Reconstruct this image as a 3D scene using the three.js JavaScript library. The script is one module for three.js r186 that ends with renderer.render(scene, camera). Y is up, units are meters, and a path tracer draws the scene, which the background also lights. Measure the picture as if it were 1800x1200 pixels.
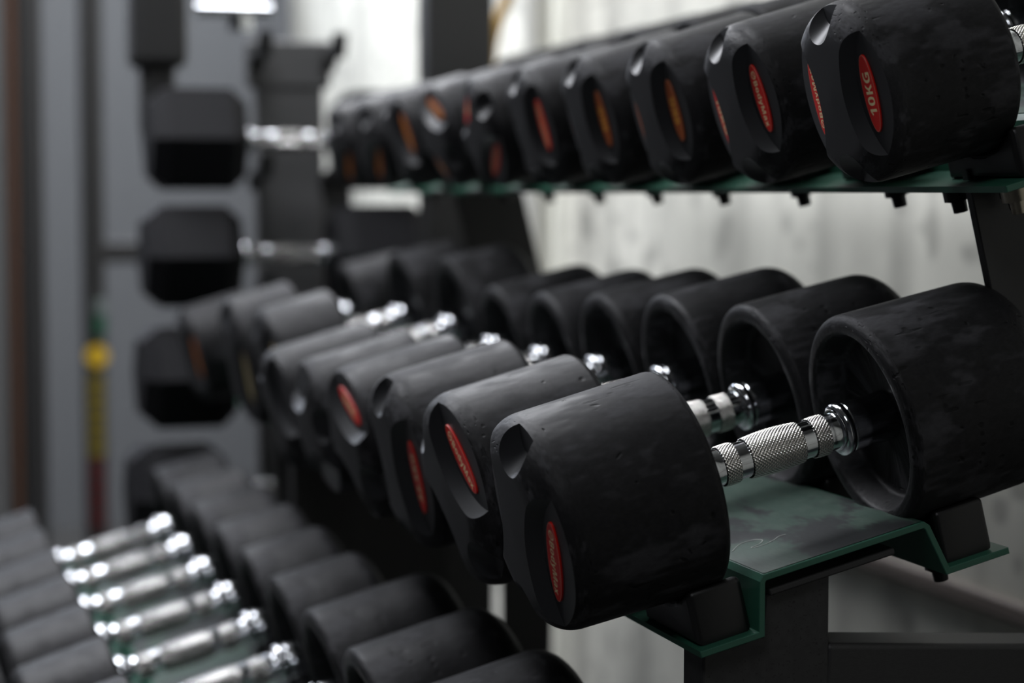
import * as THREE from 'three';
import { RoundedBoxGeometry } from 'three/addons/geometries/RoundedBoxGeometry.js';
import { mergeGeometries, toCreasedNormals } from 'three/addons/utils/BufferGeometryUtils.js';
import { RectAreaLightUniformsLib } from 'three/addons/lights/RectAreaLightUniformsLib.js';
import { Brush, Evaluator, SUBTRACTION } from 'three-bvh-csg';

// ------------------------------------------------------------------ camera, light, exposure
const EYE = 1.05;                                   // eye height above the floor
const scene = new THREE.Scene();
scene.background = new THREE.Color(0x050505);
const camera = new THREE.PerspectiveCamera(18.92, 1.5, 0.05, 40);
camera.position.set(0, EYE, 0);
{
  const yaw = 17.8 * Math.PI / 180, pitch = -4.13 * Math.PI / 180;
  camera.lookAt(Math.sin(yaw) * Math.cos(pitch), EYE + Math.sin(pitch), -Math.cos(yaw) * Math.cos(pitch));
}
camera.focus = 1.60;
camera.userData.fStop = 3.0;
scene.add(camera);
const renderer = new THREE.WebGLRenderer({ antialias: true });
renderer.toneMapping = THREE.LinearToneMapping;
renderer.toneMappingExposure = 1.12;
renderer.shadowMap.enabled = true;
RectAreaLightUniformsLib.init();
const CEIL = 2.95;
// unseen ceiling panels for rack and wall, last one added fill: x, z, width (x), length (z), radiance, glow
const PANELS = [
  [0.40, -2.5, 0.6, 1.2, 9.5],
  [0.95, -4.9, 0.5, 1.9, 22],
  [-0.5, -3.6, 0.6, 1.8, 21],
  [-0.6, 0.5, 0.6, 1.2, 7],  // added fill panel behind the viewer, brightens the camera-facing sides
];
// unseen window band high in the far wall, lights the head tops: x0, x1, y0, y1, radiance of the frosted daylight panes
const WIN = { x0: -1.0, x1: 0.95, y0: 1.92, y1: 2.78, I: 5 };

// ------------------------------------------------------------------ helpers
let seed = 7;
const rnd = () => { seed = (seed * 1664525 + 1013904223) >>> 0; return seed / 4294967296; };
const names = {};
function numbered(n) {
  const k = names[n] = (names[n] ?? -1) + 1;
  return k ? `${n}_${String(k).padStart(3, '0')}` : n;
}
function tag(o, label, category, group, kind) {
  if (label) o.userData.label = label;
  if (category) o.userData.category = category;
  if (group) o.userData.group = group;
  if (kind) o.userData.kind = kind;
  return o;
}
function thing(name, label, category, pos = [0, 0, 0], group) {
  const g = new THREE.Group(); g.name = numbered(name); g.position.set(...pos); scene.add(g);
  return tag(g, label, category, group);
}
function part(name, geometry, material, parent = scene) {
  const m = new THREE.Mesh(geometry, material);
  m.castShadow = m.receiveShadow = true;
  if (parent === scene) m.name = numbered(name);
  else { const k = parent.children.filter(c => c.name.replace(/_\d{3}$/, '') === name).length; m.name = k ? `${name}_${String(k).padStart(3, '0')}` : name; }
  parent.add(m);
  return m;
}
const rbox = (x0, x1, y0, y1, z0, z1, r = 0.003) => {
  const g = new RoundedBoxGeometry(x1 - x0, y1 - y0, z1 - z0, 2, Math.min(r, (x1 - x0) / 2.1, (y1 - y0) / 2.1, (z1 - z0) / 2.1));
  g.translate((x0 + x1) / 2, (y0 + y1) / 2, (z0 + z1) / 2); return g;
};
// tileable value noise
function makeNoise(n, s) {
  let q = s; const v = new Float32Array(n * n);
  for (let i = 0; i < n * n; i++) { q = (q * 1664525 + 1013904223) >>> 0; v[i] = q / 4294967296; }
  return (x, y) => {                               // period n
    const xi = Math.floor(x), yi = Math.floor(y); let fx = x - xi, fy = y - yi;
    fx = fx * fx * (3 - 2 * fx); fy = fy * fy * (3 - 2 * fy);
    const w = (a) => ((a % n) + n) % n, g = (a, b) => v[w(b) * n + w(a)];
    return (g(xi, yi) * (1 - fx) + g(xi + 1, yi) * fx) * (1 - fy) + (g(xi, yi + 1) * (1 - fx) + g(xi + 1, yi + 1) * fx) * fy;
  };
}
const N64 = makeNoise(64, 11), N128 = makeNoise(128, 23), N32 = makeNoise(32, 5);
function dataTex(w, h, fn, srgb, rx = 1, ry = 1) {
  const d = new Uint8Array(w * h * 4);
  for (let y = 0; y < h; y++) for (let x = 0; x < w; x++) {
    const c = fn(x / w, y / h, x, y), i = (y * w + x) * 4;
    for (let k = 0; k < 3; k++) d[i + k] = Math.max(0, Math.min(255, Math.round(255 * c[k])));
    d[i + 3] = 255;
  }
  const t = new THREE.DataTexture(d, w, h, THREE.RGBAFormat);
  t.wrapS = t.wrapT = THREE.RepeatWrapping; t.magFilter = t.minFilter = THREE.LinearFilter;
  if (srgb) t.colorSpace = THREE.SRGBColorSpace;
  t.repeat.set(rx, ry); t.needsUpdate = true; return t;
}
const clamp = (a) => Math.max(0, Math.min(1, a));
const sstep = (a, b, x) => { const t = clamp((x - a) / (b - a)); return t * t * (3 - 2 * t); };

// ------------------------------------------------------------------ materials
// moulded black rubber with chalky hand dust in patches, small nicks and scuffs
const nicks = [];
for (let i = 0; i < 90; i++) nicks.push([rnd(), rnd(), 0.002 + 0.006 * rnd(), 0.0015 + 0.002 * rnd(), rnd() * 3.14]);
function nickAt(u, v) {
  let m = 0;
  for (const [a, b, l, w, th] of nicks) {
    const dx = u - a, dy = (v - b);
    if (Math.abs(dx) > 0.012 || Math.abs(dy) > 0.012) continue;
    const c = Math.cos(th), s = Math.sin(th), p = (dx * c + dy * s) / l, q = (-dx * s + dy * c) / w;
    m = Math.max(m, 1 - Math.min(1, p * p + q * q));
  }
  return m;
}
const pits = (u, v) => sstep(0.80, 0.92, N128(u * 128, v * 64 + 31)) * sstep(0.5, 0.62, N32(u * 12 + 7, v * 8 + 5));
const rubberMap = dataTex(1536, 768, (u, v) => {
  const a = N64(u * 16, v * 8) * 0.42 + N64(u * 40 + 9, v * 24) * 0.36 + N128(u * 128, v * 64) * 0.22;
  const dust = sstep(0.48, 0.72, a), sm = sstep(0.55, 0.75, N32(u * 8 + 3, v * 6));
  const g = 0.112 + 0.105 * dust + 0.045 * sm + 0.02 * (N128(u * 128, v * 128) - 0.5) - 0.07 * nickAt(u, v) - 0.05 * pits(u, v) + 0.03 * (N128(u * 384, v * 256) - 0.5);
  return [g, g * 1.0, g * 1.04];
}, true);
const rubberRough = dataTex(512, 256, (u, v) => {
  const a = N64(u * 16, v * 8) * 0.5 + N64(u * 40 + 9, v * 24) * 0.35 + N128(u * 128, v * 64) * 0.15;
  const r = 0.50 + 0.2 * sstep(0.38, 0.7, a); return [r, r, r];
});
const rubberBump = dataTex(1024, 512, (u, v) => {
  const b = 0.6 + 0.12 * (N128(u * 128, v * 64) - 0.5) + 0.12 * (N64(u * 32, v * 16) - 0.5) - 0.55 * nickAt(u, v) - 0.3 * pits(u, v);
  return [b, b, b];
});
const M = {
  rubber: new THREE.MeshPhysicalMaterial({ map: rubberMap, roughnessMap: rubberRough, bumpMap: rubberBump, bumpScale: 0.0012, roughness: 1, specularIntensity: 0.36 }),
  rubberSmooth: new THREE.MeshPhysicalMaterial({ color: 0x232426, roughness: 0.42, specularIntensity: 1 }),
  rubberFace: new THREE.MeshPhysicalMaterial({ color: 0x242425, roughness: 0.58, specularIntensity: 0.36 }),
  chrome: new THREE.MeshStandardMaterial({ color: 0xd9dcdf, metalness: 1, roughness: 0.09 }),
  saddle: new THREE.MeshStandardMaterial({ color: 0x101010, roughness: 0.42 }),
  hex: new THREE.MeshPhysicalMaterial({ color: 0x111114, roughness: 0.6, specularIntensity: 0.35 }),
  blackSteel: new THREE.MeshStandardMaterial({ color: 0x232323, roughness: 0.5 }),
  darkSteel: new THREE.MeshStandardMaterial({ color: 0x565656, roughness: 0.55 }),
  bolt: new THREE.MeshStandardMaterial({ color: 0x1c1c1c, metalness: 0.6, roughness: 0.4 }),
  zinc: new THREE.MeshStandardMaterial({ color: 0x9a9484, metalness: 1, roughness: 0.3 }),
  ceiling: new THREE.MeshStandardMaterial({ color: 0x8a8a88, roughness: 0.95 }),
  endWall: new THREE.MeshStandardMaterial({ color: 0x585a5d, roughness: 0.85 }),
  backWall: new THREE.MeshStandardMaterial({ color: 0x55565a, roughness: 0.9 }),
  trim: new THREE.MeshStandardMaterial({ color: 0x8a7f78, roughness: 0.7 }),
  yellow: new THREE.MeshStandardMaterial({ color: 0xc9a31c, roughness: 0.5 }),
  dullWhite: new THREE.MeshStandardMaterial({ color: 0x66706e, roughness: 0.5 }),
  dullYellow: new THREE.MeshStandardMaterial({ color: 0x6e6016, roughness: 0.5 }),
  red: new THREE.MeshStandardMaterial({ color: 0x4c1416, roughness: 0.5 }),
  green: new THREE.MeshStandardMaterial({ color: 0x0f4a33, roughness: 0.5 }),
  white: new THREE.MeshStandardMaterial({ color: 0xcdcdc6, roughness: 0.5 }),
  gold: new THREE.MeshStandardMaterial({ color: 0xb08a3a, roughness: 0.5 }),
  rust: new THREE.MeshStandardMaterial({ color: 0x4a2c18, roughness: 0.7 }),
};
const speck = dataTex(256, 256, (u, v) => {
  const n = N128(u * 128, v * 128), k = n > 0.9 ? 0.08 : 0.17 + 0.035 * (N64(u * 32, v * 32) - 0.5);
  return [k, k, k];
}, true, 6, 6);
M.frame = new THREE.MeshStandardMaterial({ map: speck, roughness: 0.55 });
// knurl: crossed diagonal cuts, about 2 mm pitch
const knurlBump = dataTex(128, 128, (u, v) => {
  const t = (x) => Math.abs(((x % 1) + 1) % 1 * 2 - 1);
  const h = Math.min(t(4 * (u + v)), t(4 * (u - v))); const b = Math.min(1, h * 1.3); return [b, b, b];
});
M.grip = new THREE.MeshStandardMaterial({ color: 0xd2d0ca, metalness: 1, roughness: 0.22 });
M.knurl = (rx, ry) => { const t = knurlBump.clone(); t.repeat.set(rx, ry); t.needsUpdate = true;
  return new THREE.MeshStandardMaterial({ color: 0xc9c8c4, metalness: 1, roughness: 0.2, bumpMap: t, bumpScale: 0.0011 }); };
// rack paint: worn dark green, black rubber transfer rubbed on, one scratched squiggle
const squig = [[.30, .47], [.34, .43], [.39, .40], [.45, .41], [.47, .45], [.43, .49], [.38, .50], [.42, .52], [.50, .50], [.55, .47], [.58, .475]];
const trayMap = dataTex(512, 1024, (u, v) => {
  const blot = N32(u * 3.2 + 0.4, v * 12.0 + 2.2) * 0.62 + N64(u * 11, v * 34) * 0.26 + N128(u * 50, v * 110) * 0.12;
  const k = sstep(0.42, 0.58, blot), f = N128(u * 120, v * 128) - 0.5, p = N64(u * 22 + 3, v * 58);
  const w = sstep(0.5, 0.75, p) * 0.25;
  let c = [0.20 + 0.11 * w, 0.285 + 0.07 * w, 0.245 + 0.07 * w];
  const d = [0.125, 0.13, 0.14];
  c = c.map((x, i) => x * (1 - 0.88 * k) + d[i] * 0.88 * k + 0.035 * f);
  return c;
}, true, 1, 1);
M.trayTop = new THREE.MeshStandardMaterial({ map: trayMap, roughness: 0.48 });
M.tray = new THREE.MeshStandardMaterial({ color: 0x2a5c49, roughness: 0.42 });
M.scratch = new THREE.MeshStandardMaterial({ color: 0x8f938e, roughness: 0.5 });
// painted blockwork: off-white with soft vertical runs and grime specks
const wallMap = dataTex(1024, 1024, (u, v) => {
  const run = N128(u * 60, v * 3) * 0.5 + N128(u * 128, v * 8 + 4) * 0.3 + N64(u * 22, v * 14) * 0.2;
  const spot = N128(u * 110, v * 100) * 0.6 + N64(u * 40, v * 40) * 0.4;
  const g = 0.93 - 0.13 * sstep(0.42, 0.75, run) - 0.16 * sstep(0.64, 0.84, spot) + 0.03 * (N128(u * 128, v * 128) - 0.5);
  return [g, g * 0.995, g * 0.945];
}, true, 2.2, 1);
M.wall = new THREE.MeshStandardMaterial({ map: wallMap, roughness: 0.85 });
const floorMap = dataTex(512, 512, (u, v) => { const k = 0.2 + 0.05 * N64(u * 60, v * 60) + (N128(u * 128, v * 128) > 0.86 ? 0.12 : 0); return [k, k, k]; }, true, 5, 5);
M.floor = new THREE.MeshStandardMaterial({ map: floorMap, roughness: 0.8 });

// badges: red oval with pale gold print
function badgeTex(text, gold, emblem, pale) {
  const c = document.createElement('canvas'); c.width = 512; c.height = 176; const x = c.getContext('2d');
  x.fillStyle = pale ? '#8d8150' : gold ? '#9a4a16' : '#d81a10'; x.fillRect(0, 0, 512, 176);
  x.strokeStyle = '#d8907a'; x.lineWidth = 4; x.beginPath(); x.ellipse(256, 88, 250, 82, 0, 0, 6.2832); x.stroke();
  x.fillStyle = gold ? '#e0a23a' : '#f4e2ae'; x.strokeStyle = x.fillStyle; x.textAlign = 'center'; x.textBaseline = 'middle';
  if (emblem) {
    x.lineWidth = 9; x.beginPath(); x.ellipse(82, 88, 26, 30, 0, 0, 6.2832); x.stroke();
    x.beginPath(); x.moveTo(56, 108); x.lineTo(108, 66); x.stroke();
    x.font = 'bold 84px sans-serif'; x.fillText(text, 292, 92, 350);
  } else { x.font = (text.length > 4 ? 'bold 104px' : 'bold 122px') + ' sans-serif'; x.fillText(text, 256, 92); }
  const t = new THREE.CanvasTexture(c); t.colorSpace = THREE.SRGBColorSpace; return t;
}
const badgeCache = {};
const badgeMat = (text, gold, pale) => badgeCache[text + gold + pale] ??= new THREE.MeshStandardMaterial({ map: badgeTex(text, gold, text === 'BodyMax', pale), roughness: 0.4 });

// ------------------------------------------------------------------ room
const WX = 1.35, EZ = -6.5;          // wall beside the rack, wall at the far end
{
  const wallGeo = (x0, x1, y0, y1, z0, z1) => { const g = new THREE.BoxGeometry(x1 - x0, y1 - y0, z1 - z0); g.translate((x0 + x1) / 2, (y0 + y1) / 2, (z0 + z1) / 2); return g; };
  tag(part('floor', wallGeo(-4, WX, -0.1, 0, EZ, 4), M.floor), null, null, null, 'structure');
  tag(part('ceiling', wallGeo(-4, WX, CEIL, CEIL + 0.1, EZ, 4), M.ceiling), null, null, null, 'structure');
  tag(part('wall_right', wallGeo(WX, WX + 0.12, -0.1, CEIL + 0.1, EZ - 0.1, 4.1), M.wall), null, null, null, 'structure');
  tag(part('wall_back', wallGeo(-4.1, WX, -0.1, CEIL + 0.1, EZ - 0.12, EZ), M.endWall), null, null, null, 'structure');
  tag(part('wall_left', wallGeo(-4.12, -4, -0.1, CEIL + 0.1, EZ, 4.1), M.backWall), null, null, null, 'structure');
  tag(part('wall_front', wallGeo(-4.1, WX, -0.1, CEIL + 0.1, 4, 4.12), M.backWall), null, null, null, 'structure');
  // rounded rail along the wall behind the rack
  tag(part('trim_1', rbox(WX - 0.014, WX, EYE - 0.525, EYE - 0.498, EZ + 0.01, 2.5, 0.006), M.trim), null, null, null, 'structure');
}
{ // unseen window band lighting the head tops: three glowing frosted panes in a frame
  const w = thing('unseen_window_1', null, null, [0, 0, EZ]); w.userData.kind = 'structure';
  const n = 3, pw = (WIN.x1 - WIN.x0) / n;
  for (let i = 0; i < n; i++) {
    const p = part('pane', new THREE.BoxGeometry(pw - 0.05, WIN.y1 - WIN.y0 - 0.05, 0.012), new THREE.MeshStandardMaterial({ color: 0xdfe6ee, roughness: 0.5, emissive: 0xe8f0ff, emissiveIntensity: 1.2 }), w);
    p.position.set(WIN.x0 + pw * (i + 0.5), (WIN.y0 + WIN.y1) / 2, 0.012);
  }
  for (let i = 0; i <= n; i++) part('mullion', rbox(WIN.x0 + pw * i - 0.025, WIN.x0 + pw * i + 0.025, WIN.y0, WIN.y1, 0, 0.03, 0.003), M.white, w);
  for (const y of [WIN.y0, WIN.y1]) part('rail', rbox(WIN.x0 - 0.025, WIN.x1 + 0.025, y - 0.025, y + 0.025, 0, 0.032, 0.003), M.white, w);
  const L = new THREE.RectAreaLight(0xe6eeff, WIN.I, WIN.x1 - WIN.x0, WIN.y1 - WIN.y0);
  L.position.set((WIN.x0 + WIN.x1) / 2, (WIN.y0 + WIN.y1) / 2, 0.04); L.rotation.y = Math.PI; w.add(L);
}
const panelWhere = ['above the far end of the weight rack', 'beside the white wall', 'over the open floor at the far side', 'over the open floor nearest the viewer, added as fill'];
PANELS.forEach(([x, z, w, l, I], i) => {
  const t = thing('unseen_ceiling_light', 'unseen flat white ceiling light panel ' + panelWhere[i], 'ceiling light', [x, CEIL, z], null);  // out of view, set to light the rack rows and the wall
  part('housing', rbox(-w / 2 - 0.02, w / 2 + 0.02, -0.05, 0, -l / 2 - 0.02, l / 2 + 0.02, 0.004), M.white, t);
  const d = part('diffuser', new THREE.PlaneGeometry(w, l).rotateX(Math.PI / 2), new THREE.MeshStandardMaterial({ color: 0xffffff, emissive: 0xffffff, emissiveIntensity: 1.0 }), t);
  d.position.y = -0.052;
  const L = new THREE.RectAreaLight(0xf6f8ff, I, w, l);
  L.position.set(0, -0.056, 0); L.rotation.x = -Math.PI / 2; t.add(L);
});

// ------------------------------------------------------------------ dumbbell shapes
// head in units of its radius: axis +y, inner rim at y = 0, face at y = 1.75
const HL = 1.78;
function headSolid(seg, cuts) {
  const p = [];
  const P = (r, y) => p.push(new THREE.Vector2(r, y));
  const arc = (cx, cy, r, a0, a1, n) => { for (let i = 0; i <= n; i++) { const a = a0 + (a1 - a0) * i / n; P(cx + r * Math.cos(a), cy + r * Math.sin(a)); } };
  P(0, 0.31); P(0.5, 0.31); P(0.70, 0.305);
  arc(0.72, 0.245, 0.06, Math.PI / 2, 0, 4);       // floor to recess wall
  P(0.80, 0.12);
  arc(0.88, 0.05, 0.055, Math.PI, Math.PI * 1.5, 4);
  arc(0.91, 0.09, 0.095, -Math.PI / 2, -0.05, 8);
  for (let i = 1; i <= 10; i++) { const t = i / 10; P(1.005 - 0.025 * t, 0.12 + 1.26 * t); }
  for (let i = 1; i <= 22; i++) {
    const a = Math.PI / 2 * i / 22, c = Math.pow(Math.cos(a), 0.86), s = Math.pow(Math.sin(a), 0.86);
    P(0.55 + 0.43 * c, 1.38 + 0.385 * s);
  }
  P(0.3, 1.772); P(0.1, 1.778); P(0, HL);
  const g = new THREE.LatheGeometry(p, seg);
  if (!cuts) return g;
  { // the flat end face is plain rubber: sort its triangles into a group of their own
    const P = g.attributes.position, ix = g.index.array, a = [], c = [];
    for (let i = 0; i < ix.length; i += 3) {
      let face = true;
      for (let k = 0; k < 3; k++) { const v = ix[i + k]; if (P.getY(v) < 1.5 || Math.hypot(P.getX(v), P.getZ(v)) > 0.72) face = false; }
      (face ? c : a).push(ix[i], ix[i + 1], ix[i + 2]);
    }
    g.setIndex([...a, ...c]); g.clearGroups(); g.addGroup(0, a.length, 0); g.addGroup(a.length, c.length, 1);
  }
  const ev = new Evaluator(); ev.useGroups = true; ev.attributes = ['position', 'normal', 'uv'];
  let b = new Brush(g, [M.rubber, M.rubberFace]); b.updateMatrixWorld();
  const cut = (geo, m) => { geo.applyMatrix4(m); const c = new Brush(geo, M.rubberSmooth); c.updateMatrixWorld(); b = ev.evaluate(b, c, SUBTRACTION); b.updateMatrixWorld(); };
  for (const s of [0, Math.PI]) {
    const R = new THREE.Matrix4().makeRotationY(s);
    const m = R.clone().multiply(new THREE.Matrix4().makeTranslation(1.31, HL - 0.24, 0)).multiply(new THREE.Matrix4().makeRotationZ(-0.10));
    const l = new THREE.CylinderGeometry(1.26, 0.93, 0.36, 160, 1); l.translate(0, 0.18, 0); cut(l, m);
    const m2 = R.clone().multiply(new THREE.Matrix4().makeTranslation(0, HL - 0.25, 0.95)).multiply(new THREE.Matrix4().makeRotationX(0.12));
    const c2 = new THREE.CylinderGeometry(0.58, 0.20, 0.38, 64, 1); c2.scale(0.80, 1, 1); c2.translate(0, 0.19, 0); cut(c2, m2);
  }
  // two materials only: worn rubber outside, smooth moulded rubber inside the hollows
  const mats = [].concat(b.material), out = b.geometry;
  out.groups.forEach((gr) => { gr.materialIndex = [M.rubber, M.rubberSmooth, M.rubberFace].indexOf(mats[gr.materialIndex]); });
  return out;
}
const HEAD_CUT = headSolid(144, true), HEAD_PLAIN = headSolid(96, false);
// badge: thin oval plate lying on the floor of the hollow; u runs along its length
function badgeGeo() {
  const sh = new THREE.Shape(); sh.absellipse(0, 0, 0.40, 0.108, 0, Math.PI * 2);
  const g = new THREE.ExtrudeGeometry(sh, { depth: 0.016, bevelEnabled: true, bevelSize: 0.008, bevelThickness: 0.006, bevelSegments: 2, curveSegments: 40 });
  const P = g.attributes.position, uv = g.attributes.uv;
  for (let i = 0; i < P.count; i++) uv.setXY(i, P.getX(i) / 0.82 + 0.5, P.getY(i) / 0.235 + 0.5);
  return g;
}
const BADGE = badgeGeo();
// handle: a = half grip length scale, r = radius scale
const handleCache = {};
function handleGeos(a, k, fine) {
  const key = a + '_' + k + fine; if (handleCache[key]) return handleCache[key];
  const lathe = (pts, seg = 48) => { const g = new THREE.LatheGeometry(pts.map(([y, r]) => new THREE.Vector2(r * k, y * a)), seg); g.rotateZ(-Math.PI / 2); return g; };
  const bar = lathe([[-0.118, 0], [-0.118, 0.0205], [-0.0672, 0.0203], [-0.0668, 0.0150], [-0.05, 0.0150], [0.05, 0.0150], [0.0668, 0.0150], [0.0672, 0.0203], [0.118, 0.0205], [0.118, 0]]);
  const ring = (c) => lathe([[c - 0.0052, 0.0152], [c - 0.0050, 0.0185], [c - 0.0035, 0.0212], [c - 0.001, 0.0219], [c + 0.001, 0.0219], [c + 0.0035, 0.0212], [c + 0.0050, 0.0185], [c + 0.0052, 0.0152]]);
  const grip = (y0, y1, r0, rm) => { const p = [[y0 - 0.0008, 0.0149], [y0, r0]]; for (let i = 1; i < 12; i++) { const t = i / 12; p.push([y0 + (y1 - y0) * t, r0 + (rm - r0) * Math.sin(Math.PI * t)]); } p.push([y1, r0], [y1 + 0.0008, 0.0149]); if (!fine) return lathe(p, 64);
    const q = [], na = Math.round((y1 - y0) * a / 0.00036), nu = 312, tri = (x) => Math.abs(((x % 1) + 1) % 1 * 2 - 1);
    for (let i = 0; i <= na; i++) { const t = i / na; q.push([y0 + (y1 - y0) * t, r0 + (rm - r0) * Math.sin(Math.PI * t)]); }
    const g = lathe(q, nu), P = g.attributes.position, per = 2 * Math.PI / 52, pitch = 0.0021;
    for (let i = 0; i < P.count; i++) {
      const x = P.getX(i), y = P.getY(i), z = P.getZ(i), th = Math.atan2(z, y) / per, v = x / pitch;
      const h = Math.min(1, 1.5 * Math.min(tri(33 / 52 * th + 0.66 * v), tri(33 / 52 * th - 0.66 * v))), r = Math.hypot(y, z), e = (1 - h) * 0.00075;
      P.setXYZ(i, x, y * (1 - e / r), z * (1 - e / r));
    }
    g.computeVertexNormals(); return g; };
  return handleCache[key] = {
    bar, rings: [ring(-0.062), ring(0.062)],
    grips: [grip(-0.0235, 0.0235, 0.0168, 0.0182), grip(-0.047, -0.034, 0.0166, 0.0169), grip(0.034, 0.047, 0.0166, 0.0169)],
  };
}
const KN = [M.knurl(14, 6), M.knurl(14, 1.8)];
const TRAYS = {};                       // name -> tray placing, filled below
function place(row, s, n, z) {          // tray frame to world
  const t = TRAYS[row], c = Math.cos(t.a), q = Math.sin(t.a);
  return [t.x + s * c - n * q, EYE + t.y + s * q + n * c, z];
}
// opts: R radius, inner = inner rim distance, len = head length, psi = roll of the first hollow, badges = [first, second]
function dumbbell(row, zr, o, label, group) {
  const lift = TRAYS[row].lift;
  const p = place(row, TRAYS[row].ds, lift + o.R, -zr);
  const g = thing('dumbbell', label, 'dumbbell', p, group);
  const q = new THREE.Quaternion().setFromAxisAngle(new THREE.Vector3(0, 0, 1), TRAYS[row].a);
  g.quaternion.copy(q).multiply(new THREE.Quaternion().setFromAxisAngle(new THREE.Vector3(1, 0, 0), Math.PI / 2 - (o.psi ?? 0) * Math.PI / 180));
  const len = o.len / HL;
  const f = part('head', HEAD_CUT, [M.rubber, M.rubberSmooth, M.rubberFace], g), r = part('head', HEAD_PLAIN, M.rubber, g);
  f.rotation.z = Math.PI / 2; r.rotation.z = -Math.PI / 2;
  f.position.x = -o.inner; r.position.x = o.inner;
  f.scale.set(o.R, len, o.R); r.scale.set(o.R, len, o.R);
  (o.badges ?? []).forEach((b, i) => {
    if (!b) return;
    const m = part('badge', BADGE, badgeMat(b, !!o.gold, !!o.pale), f);
    tag(m, (o.pale ? 'pale gold' : o.gold ? 'gold and red' : 'red') + ' oval badge' + (b === 'BodyMax' ? ' with emblem and name' : ' reading ' + b));
    // local: plate x along the tangent, y toward the rim or the middle, z out of the face
    const sgn = i ? -1 : 1, up = new THREE.Vector3(1, 0, 0);           // letters point along the first hollow's direction
    const tilt = -0.10 * sgn;
    const zAx = new THREE.Vector3(-Math.sin(tilt), Math.cos(tilt), 0), yAx = new THREE.Vector3(Math.cos(tilt), Math.sin(tilt), 0), xAx = new THREE.Vector3().crossVectors(yAx, zAx);
    m.setRotationFromMatrix(new THREE.Matrix4().makeBasis(xAx, yAx, zAx));
    const rr = 0.60;
    m.position.set(sgn * rr, HL - 0.24 + (1.31 - rr) * Math.sin(0.10) - 0.002, 0);
  });
  const H = handleGeos(o.grip ?? 1, o.thick ?? 1, !!o.fine);
  const h = part('handle', H.bar, M.chrome, g);
  H.grips.forEach((x, i) => part('knurled_grip', x, o.fine ? M.grip : KN[i ? 1 : 0], h));
  H.rings.forEach((x) => part('collar', x, M.chrome, h));
  return g;
}

// ------------------------------------------------------------------ the rack
// tray origin = middle of the lip plane under the handles
const DEG = Math.PI / 180;             // a tilt toward the wall, ds handle middle along the tray, ss saddle offset, lift head above lip
TRAYS.mid = { x: 0.7356, y: -0.3149, z0: 1.417, z1: 3.40, a: 14 * DEG, ds: -0.014, ss: 0.108, lift: 0.029 };
TRAYS.top = { x: 0.9662, y: 0.0410, z0: 1.375, z1: 3.27, a: 15.5 * DEG, ds: -0.015, ss: 0.0905, lift: 0.022 };
TRAYS.low = { x: 0.4387, y: -0.6605, z0: 1.60, z1: 3.45, a: 16 * DEG, ds: -0.034, ss: 0.120, lift: 0.029 };
const rack = thing('weight_rack', 'black steel three-tier dumbbell rack with worn green tilted trays', 'weight rack', [0.7, 0, -2.2]);
const RACK_IN = new THREE.Matrix4().makeTranslation(-0.7, 0, 2.2);
const inRack = (g) => g.applyMatrix4(RACK_IN);
const WEB = 0.042, TH = 0.004;
function trayGeo(z0, z1, what) {        // folded sheet, extruded along the row, in tray frame
  const top = [[-0.134, 0], [-0.084, 0], [-0.0745, WEB - 0.004], [-0.0705, WEB], [0.0705, WEB], [0.0745, WEB - 0.004], [0.084, 0], [0.138, 0]];
  const s = new THREE.Shape(); const rr = [];
  top.forEach(([x, y], i) => i ? s.lineTo(x, y) : s.moveTo(x, y));
  const off = [[0.138, -TH], [0.081, -TH], [0.0712, WEB - 0.006], [0.0695, WEB - TH], [-0.0695, WEB - TH], [-0.0712, WEB - 0.006], [-0.081, -TH], [-0.134, -TH]];
  off.forEach(([x, y]) => s.lineTo(x, y)); s.closePath();
  const g = new THREE.ExtrudeGeometry(s, { depth: z1 - z0, bevelEnabled: true, bevelSize: 0.0006, bevelThickness: 0.0006, bevelSegments: 1, curveSegments: 4 });
  g.translate(0, 0, -z1); return g;
}
const frameTo = (row) => { const t = TRAYS[row]; return new THREE.Matrix4().makeTranslation(t.x, EYE + t.y, 0).multiply(new THREE.Matrix4().makeRotationZ(t.a)); };
function saddleGeo(R, lift) {                 // cradle block: concave top, rounded horns, seen from its end
  const w = 0.055, r = R + 0.0008, s = new THREE.Shape();
  const yAt = (x) => lift + r - Math.sqrt(Math.max(0, r * r - x * x));
  const wi = Math.min(0.045, r * 0.72), hornTop = yAt(wi) + 0.003;
  s.moveTo(-w, 0.0003); s.lineTo(w, 0.0003); s.lineTo(w, hornTop - 0.006);
  s.quadraticCurveTo(w, hornTop, w - 0.005, hornTop);
  s.quadraticCurveTo(wi + 0.001, hornTop, wi, yAt(wi));
  for (let i = 1; i <= 20; i++) { const x = wi - 2 * wi * i / 20; s.lineTo(x, yAt(x)); }
  s.quadraticCurveTo(-wi - 0.001, hornTop, -w + 0.005, hornTop);
  s.quadraticCurveTo(-w, hornTop, -w, hornTop - 0.006); s.closePath();
  const g = new THREE.ExtrudeGeometry(s, { depth: 0.036, bevelEnabled: true, bevelSize: 0.005, bevelThickness: 0.005, bevelOffset: -0.005, bevelSegments: 3, curveSegments: 6 });
  g.translate(0, 0, -0.018); g.rotateY(Math.PI / 2); return toCreasedNormals(g, 0.6);
}
const boltGeo = (() => {
  const a = new THREE.CylinderGeometry(0.0115, 0.0115, 0.003, 24).translate(0, -0.0015, 0), b = new THREE.CylinderGeometry(0.0095, 0.0095, 0.008, 6).translate(0, -0.007, 0), c = new THREE.CylinderGeometry(0.0055, 0.0050, 0.008, 16).translate(0, -0.015, 0);
  return mergeGeometries([a, b, c].map(x => x.toNonIndexed())).scale(1.2, 1.3, 1.2);
})();
const saddleCache = {};
const trayParts = {};
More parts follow.
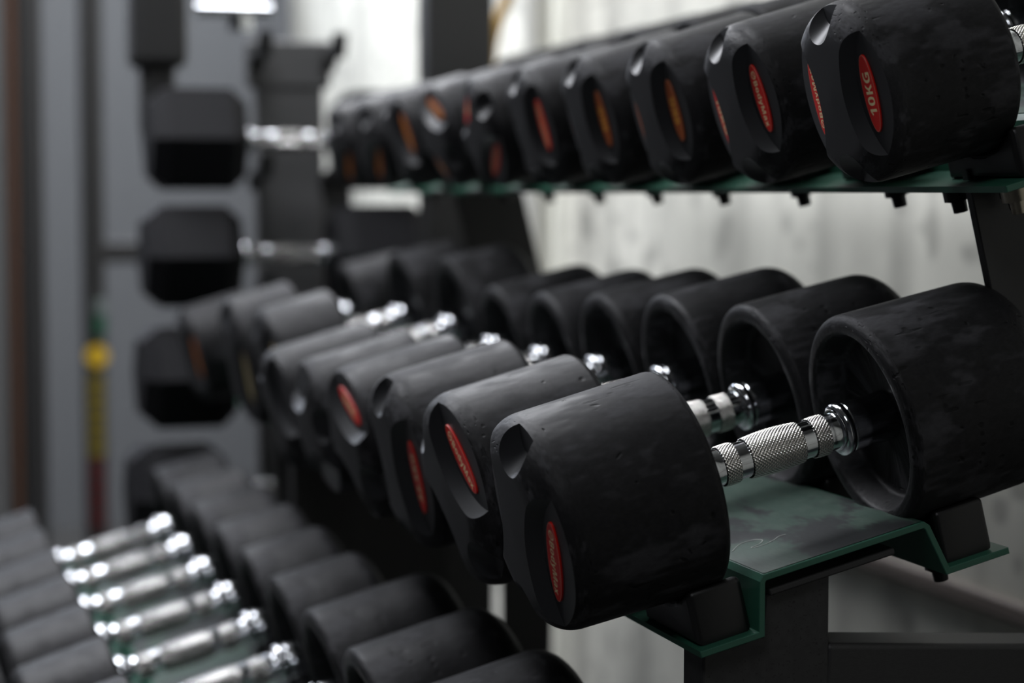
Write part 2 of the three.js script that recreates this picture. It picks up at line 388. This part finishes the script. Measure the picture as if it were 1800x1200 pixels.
for (const row of ['top', 'mid', 'low']) {
  const t = TRAYS[row], g = trayGeo(t.z0, t.z1).applyMatrix4(frameTo(row));
  const T = trayParts[row] = part('tray', inRack(g), M.tray, rack);
  // the worn face of the tray deck
  const deck = new THREE.PlaneGeometry(0.139, t.z1 - t.z0 - 0.003).rotateX(-Math.PI / 2);
  const uv = deck.attributes.uv; for (let i = 0; i < uv.count; i++) uv.setXY(i, uv.getX(i), uv.getY(i) * (t.z1 - t.z0) / 0.8);
  deck.translate(0, WEB + 0.0011, -(t.z0 + t.z1) / 2);
  part('deck_paint', inRack(deck.applyMatrix4(frameTo(row))), M.trayTop, T);
}
{ // scratched squiggle on the deck
  const pts = squig.map(([a, b]) => new THREE.Vector3((a - 0.44) * 0.17, 0, (b - 0.47) * 0.2));
  const g = new THREE.TubeGeometry(new THREE.CatmullRomCurve3(pts), 60, 0.0006, 5); g.scale(1, 0.4, 1);
  g.applyMatrix4(frameTo('mid').multiply(new THREE.Matrix4().makeTranslation(-0.035, WEB + 0.0013, -1.50)));
  part('scratch_mark', inRack(g), M.scratch, trayParts.mid);
}
function cradle(row, zr, R) {
  const T = trayParts[row], F = RACK_IN.clone().multiply(frameTo(row));
  const ss = TRAYS[row].ss, lift = TRAYS[row].lift - 0.0005, key = R.toFixed(4) + lift; const g = saddleCache[key] ??= saddleGeo(R, lift);
  for (const s of [-1, 1]) {
    const m = part('saddle', g, M.saddle, T);
    m.applyMatrix4(F.clone().multiply(new THREE.Matrix4().makeTranslation(s * ss, 0.0004, -zr)));
    const b = part('bolt', boltGeo, M.bolt, T);
    b.applyMatrix4(F.clone().multiply(new THREE.Matrix4().makeTranslation(s * ss, -TH - 0.0008, -zr - 0.0)));
  }
}
for (const [z, m] of [[1.505, M.bolt], [1.415, M.zinc]]) {
  const b = part('bolt', boltGeo, m, trayParts.top);
  b.applyMatrix4(RACK_IN.clone().multiply(frameTo('top')).multiply(new THREE.Matrix4().makeTranslation(-0.104, -TH - 0.0008, -z)));
}
// end frames: upright column, foot beam, rear leg, arm under each tray
{
  const y0 = (y) => EYE + y;
  // near end
  for (const z of [-1.432, -2.977]) {        // upright under the middle tray, its head cut to the tilt
    const P = (a, n) => { const q = place('mid', a, n, 0); return [q[0], q[1]]; };
    const nb = WEB - TH - 0.0165, s1 = P(-0.066, nb), s2 = P(0.0, nb), sh = new THREE.Shape();
    const yr = s1[1] + (0.7215 - s1[0]) * (s2[1] - s1[1]) / (s2[0] - s1[0]), l0 = P(-0.12, -TH - 0.004), l1 = P(-0.082, -TH - 0.004);
    sh.moveTo(0.6146, 0.05); sh.lineTo(0.7215, 0.05); sh.lineTo(0.7215, yr); sh.lineTo(s1[0], s1[1]); sh.lineTo(l1[0] + 0.006, l1[1]); sh.lineTo(0.6146, l0[1] + (0.6146 - l0[0]) * 0.25); sh.closePath();
    const g = new THREE.ExtrudeGeometry(sh, { depth: 0.036, bevelEnabled: true, bevelSize: 0.002, bevelOffset: -0.002, bevelThickness: 0.002, bevelSegments: 2 });
    g.translate(0, 0, z - 0.040); part('column', inRack(g), M.frame, rack);
  }
  const beam = () => { const g = rbox(0, 0.5, -0.07, 0, -0.05, 0, 0.005); g.rotateZ(-0.07); return g; };
  part('cross_beam', inRack(beam().translate(0.7205, y0(-0.352), -1.434)), M.frame, rack);
  part('cross_beam', inRack(beam().translate(0.7205, y0(-0.352), -2.98)), M.frame, rack);
  // bracket plates under the middle tray
  for (const z of [-1.432, -2.977]) {
    const b = rbox(-0.066, 0.045, WEB - TH - 0.016, WEB - TH - 0.010, -0.045, 0.008, 0.002);
    b.applyMatrix4(frameTo('mid')); b.translate(0, 0, z); part('bracket', inRack(b), M.frame, rack);
  }
  // rear legs lean back
  for (const z of [-1.46, -2.947]) {
    const s = new THREE.Shape(); const sl = 0.25;
    const X = 0.853, W = 0.105, yt = y0(0.018), yb = 0.0;
    s.moveTo(X, yt); s.lineTo(X + W, yt); s.lineTo(X + W + 0.052, yt - 0.21); s.lineTo(X + W + 0.052, yb); s.lineTo(0.932, yb); s.lineTo(0.932, yt - (0.932 - X) / sl); s.closePath();
    const g = new THREE.ExtrudeGeometry(s, { depth: 0.008, bevelEnabled: true, bevelSize: 0.001, bevelThickness: 0.001, bevelSegments: 1 });
    g.translate(0, 0, z - 0.008); part('leg', inRack(g), M.blackSteel, rack);
  }
  part('end_panel', inRack(rbox(0.60, 0.87, 0.06, y0(-0.345), -3.034, -3.026, 0.002)), M.frame, rack);
  for (const z of [-1.65, -2.977]) part('low_support', inRack(rbox(0.40, 0.64, y0(-0.72), y0(-0.69), z - 0.04, z, 0.004)), M.frame, rack);
  // floor runners carrying the lowest tray
  for (const z of [-1.45, -2.98]) part('runner', inRack(rbox(0.34, 1.16, 0, 0.06, z - 0.05, z, 0.004)), M.frame, rack);
}

// ------------------------------------------------------------------ the three rows of dumbbells
const topRow = 'dumbbells on the top tray', midRow = 'dumbbells on the middle tray', lowRow = 'dumbbells on the lowest tray';
const DZ = 0.192;
const top = (psi, badges, R = 0.073, gold = false) => ({ R, inner: 0.088, len: 0.125, grip: 1, thick: 0.9, psi, badges, gold });
[
  [top(180, ['BodyMax', '10KG'], 0.0735), 'nearest top-tray dumbbell with a large red 10KG badge'],
  [top(8, ['BodyMax', '10KG'], 0.0725), 'second nearest top-tray dumbbell with clear red name badge and emblem'],
  [top(184, ['BodyMax', '9KG'], 0.0725, true), 'third top-tray dumbbell with an orange gold badge upright in its hollow'],
  [top(184, ['BodyMax', '9KG'], 0.0715, true), 'fourth top-tray dumbbell with dull gold badge beside a lit hollow'],
  [top(4, ['BodyMax', '8KG'], 0.0710), 'fifth top-tray dumbbell with a slanted bright red badge'],
  [top(-52, ['BodyMax', '8KG'], 0.0710), 'sixth top-tray dumbbell rolled so one red badge sits at its bottom edge'],
  [top(65, ['BodyMax', '7KG'], 0.0705, true), 'seventh top-tray dumbbell with an orange badge near its upper edge'],
  [top(15, ['BodyMax', '7KG'], 0.0700, true), 'eighth top-tray dumbbell with brown badge above a pale lit hollow'],
  [top(-42, ['BodyMax', '6KG'], 0.0695, true), 'second to last top-tray dumbbell, blurred, faint red badge low on its face'],
  [top(-42, ['BodyMax', '6KG'], 0.0690, true), 'farthest top-tray dumbbell at the left end, touching the blurred hex tower'],
].forEach(([o, l], i) => { const zr = 1.44 + DZ * i; o.fine = i < 2; dumbbell('top', zr, o, l, topRow); cradle('top', zr, o.R); });

const mid = (R, psi, badges, x = {}) => ({ R, inner: 0.080, len: 0.144, psi, badges, ...x });
[
  [mid(0.0885, -22, ['BodyMax', '35KG']), 'nearest middle-tray dumbbell, large, with sharply seen knurled chrome grip'],
  [mid(0.0880, 42, ['BodyMax', '35KG']), 'second middle-tray dumbbell, red badge above a wide pale grey hollow'],
  [mid(0.0880, 174, ['BodyMax', '32.5KG']), 'third middle-tray dumbbell with a red 32.5KG badge'],
  [mid(0.0840, 242, ['BodyMax', '30KG']), 'fourth middle-tray dumbbell with short red gold badge tipped toward the top'],
  [mid(0.0800, 100, [null, null]), 'fifth middle-tray dumbbell, dark face without a visible badge'],
  [mid(0.0795, 28, [null, null]), 'sixth middle-tray dumbbell with a plain grey hollow and no badge'],
  [mid(0.0950, 12, ['BodyMax', '40KG'], { pale: true, len: 0.108 }), 'taller blurred middle-tray dumbbell with one pale gold badge, seventh along'],
  [mid(0.0950, -18, ['BodyMax', '40KG'], { pale: true, len: 0.108 }), 'taller blurred middle-tray dumbbell showing two gold badges, eighth along'],
  [mid(0.0800, 0, ['BodyMax', '40KG'], { gold: true, len: 0.12 }), 'farthest middle-tray dumbbell beside the hexagonal one, rusty badge'],
].forEach(([o, l], i) => { const zr = 1.482 + DZ * i + [0, 0, 0, 0, 0, 0, 0, 0.07, 0.25][i]; o.fine = i < 3; dumbbell('mid', zr, o, l, midRow); cradle('mid', zr, o.R); });

const low = (R, len) => ({ R, inner: 0.096, len, grip: 1.3, psi: 40, badges: [null, null] });
const lowWhere = ['farthest lowest-tray dumbbell whose chrome grip is topmost at the lower left', 'second lowest-tray dumbbell from the far end, chrome grip second from the top', 'third lowest-tray dumbbell from the far end, grip with separate bright spots',
  'fourth lowest-tray dumbbell from the far end, chrome grip in the lower left corner', 'fifth lowest-tray dumbbell from the far end, wide bright chrome grip', 'sixth lowest-tray dumbbell from the far end, grip cut by the bottom edge',
  'third nearest lowest-tray dumbbell, streaked shiny head', 'second nearest lowest-tray dumbbell, scuffed head below the middle row', 'nearest lowest-tray dumbbell, only its rounded head at the bottom edge'];
for (let i = 0; i < 9; i++) { const zr = 3.21 - DZ * i, o = low(0.0952, i < 6 ? 0.118 : 0.155); dumbbell('low', zr, o, lowWhere[i], lowRow); cradle('low', zr, o.R); }

// ------------------------------------------------------------------ hex dumbbell tower beyond the rack
{
  const Z = -3.55, X0 = 0.757;
  const t = thing('dumbbell_tower', 'dark grey dumbbell tower stand with a broad flat upright, holding hexagonal dumbbells', 'dumbbell stand', [X0, 0, Z - 0.12]);
  part('upright', rbox(-0.062, 0.062, 0.05, EYE + 0.27, -0.03, 0.0, 0.006), M.darkSteel, t);
  part('base', rbox(-0.22, 0.22, 0, 0.05, -0.25, 0.06, 0.006), M.blackSteel, t);
  for (const y of [0.30, 0.088, -0.122, -0.33]) for (const s of [-1, 1]) {
    const sh = new THREE.Shape(); sh.moveTo(0, 0); sh.lineTo(0.11, -0.005); sh.lineTo(0.125, 0.035); sh.lineTo(0.105, 0.035); sh.lineTo(0.09, 0.014); sh.lineTo(0.0, -0.03); sh.closePath();
    const g = new THREE.ExtrudeGeometry(sh, { depth: 0.02, bevelEnabled: true, bevelSize: 0.002, bevelThickness: 0.002, bevelSegments: 1 });
    g.rotateY(-Math.PI / 2); g.translate(s * 0.066 + 0.01, EYE + y - 0.055, 0);
    part('cradle_arm', g, M.blackSteel, t);
  }
  // hexagonal head: chamfered prism along x
  const hexHead = (r, l) => {
    const pts = [[0, -l / 2], [r * 0.72, -l / 2], [r, -l / 2 + r * 0.28], [r, l / 2 - r * 0.28], [r * 0.72, l / 2], [0, l / 2]].map(([a, b]) => new THREE.Vector2(a, b));
    const g = new THREE.LatheGeometry(pts, 6); g.rotateY(Math.PI / 6 * 0); g.rotateZ(-Math.PI / 2); return toCreasedNormals(g.toNonIndexed(), 0.3);
  };
  const HEX = hexHead(0.100, 0.165), HH = handleGeos(1.15, 0.95, false);
  const hex = (x, y, label, hl) => {
    const g = thing('hex_dumbbell', label, 'dumbbell', [x, EYE + y, Z], 'hexagonal dumbbells on the tower');
    for (const s of [-1, 1]) { const h = part('head', HEX, M.hex, g); h.position.x = s * 0.165; }
    const h = part('handle', HH.bar, M.chrome, g);
    HH.grips.forEach((q, i) => part('knurled_grip', q, KN[i ? 1 : 0], h)); HH.rings.forEach((q) => part('collar', q, M.chrome, h));
    return g;
  };
part('side_post', rbox(-0.28, -0.22, EYE + 0.10, EYE + 0.60, 0.05, 0.10, 0.012), M.blackSteel, t);
  part('post_sleeve', rbox(-0.298, -0.20, EYE + 0.215, EYE + 0.60, 0.03, 0.12, 0.02), M.blackSteel, t);
  const cb = new THREE.CylinderGeometry(0.011, 0.011, 0.13, 32).rotateZ(Math.PI / 2); part('chrome_bar', cb, M.chrome, t).position.set(-0.115, EYE + 0.318, 0.08);
  const cc = new THREE.CylinderGeometry(0.021, 0.021, 0.03, 32); part('chrome_knob', cc, M.chrome, t).position.set(-0.105, EYE + 0.299, 0.08);
  part('lower_panel', rbox(0.0, 0.115, 0.05, EYE + 0.035, -0.04, -0.005, 0.004), M.darkSteel, t);
  part('top_flare', rbox(-0.078, 0.075, EYE + 0.19, EYE + 0.275, -0.028, 0.006, 0.006), M.darkSteel, t);
  hex(0.73, 0.093, 'black hexagonal dumbbell second from the top of the tower');
  hex(0.72, -0.107, 'black hexagonal dumbbell third down the tower, level with the dark side arm');
  hex(0.71, -0.315, 'black hexagonal dumbbell fourth down the tower, beside the end of the middle row');
  hex(0.69, -0.52, 'lowest hexagonal dumbbell, behind the far chrome grips of the lowest row');
}
// ------------------------------------------------------------------ behind
{
  const t = thing('machine_upright', 'thick black steel upright standing against the white wall behind the top row', 'gym machine', [0.990, 0, -3.40]);
  part('post', rbox(-0.059, 0.059, 0, 2.5, -0.035, 0.035, 0.006), M.blackSteel, t);
  part('foot', rbox(-0.09, 0.2, 0, 0.012, -0.1, 0.1, 0.004), M.blackSteel, t);
}
{
  const c = new THREE.CatmullRomCurve3([[0, 0, 0], [0.0, 0.25, 0.0], [0.012, 0.42, 0], [0.044, 0.50, 0], [0.09, 0.62, 0], [0.15, 0.9, 0], [0.17, 1.3, 0]].map(p => new THREE.Vector3(...p)));
  const g = new THREE.TubeGeometry(c, 60, 0.011, 12); g.translate(1.115, 0.92, -3.62);
  const o = part('resistance_strap', g, M.gold); tag(o, 'mustard yellow strap hanging in front of the white wall beside the black upright', 'strap');
  const pg = new THREE.CylinderGeometry(0.028, 0.028, CEIL - 0.02, 32); pg.translate(1.30, (CEIL - 0.02) / 2, -3.885);
  tag(part('wall_pipe', pg, M.white), 'pale vertical pipe running down the white wall', 'pipe');
}
{ // black pole with stickers, left
  const t = thing('storage_pole', 'slim black pole with a yellow dot and yellow and red lettering bands', 'pole', [0.5417, 0, -4.95]);
  part('pole', rbox(-0.026, 0.026, 0.03, 2.2, -0.026, 0.026, 0.006), M.blackSteel, t);
  part('foot', rbox(-0.14, 0.14, 0, 0.03, -0.14, 0.14, 0.006), M.blackSteel, t);
  const dot = part('sticker', new THREE.CylinderGeometry(0.027, 0.027, 0.003, 40).rotateX(Math.PI / 2), M.yellow, t); dot.position.set(0.003, EYE - 0.385, 0.0278);
  const band = (y0, y1, m) => { const n = Math.round((y1 - y0) / 0.034); for (let i = 0; i < n; i++) { const y = y0 + (y1 - y0) * i / n; part('letter_band', rbox(-0.019, 0.019, y + 0.004, y + 0.03, 0.0262, 0.0282, 0.0008), m, t); } };
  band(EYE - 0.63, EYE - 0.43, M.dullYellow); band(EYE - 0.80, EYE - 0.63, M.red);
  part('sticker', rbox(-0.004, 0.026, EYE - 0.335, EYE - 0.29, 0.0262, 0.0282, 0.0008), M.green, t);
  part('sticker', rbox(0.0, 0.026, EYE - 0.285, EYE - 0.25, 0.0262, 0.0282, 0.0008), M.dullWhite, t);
  part('side_arm', rbox(0.02, 0.16, EYE - 0.165, EYE - 0.115, -0.02, 0.02, 0.004), M.blackSteel, t);
}
{ // cable machine at the left edge
  const t = thing('cable_machine', 'dark cable machine frame with brown guide rod at the left edge', 'gym machine', [0.345, 0, -4.6]);
  part('frame_post', rbox(-0.075, -0.035, 0, 2.3, -0.04, 0.04, 0.006), M.darkSteel, t);
  part('frame_post', rbox(0.008, 0.055, 0, 2.3, -0.08, 0.0, 0.006), M.blackSteel, t);
  part('back_panel', rbox(-0.12, 0.045, 0, 2.3, -0.12, -0.10, 0.004), M.darkSteel, t);
  const r = part('guide_rod', new THREE.CylinderGeometry(0.009, 0.009, 2.2, 20), M.rust, t); r.position.set(-0.012, 1.12, 0.01);
  part('foot', rbox(-0.16, 0.1, 0, 0.02, -0.2, 0.2, 0.006), M.blackSteel, t);
}
renderer.render(scene, camera);
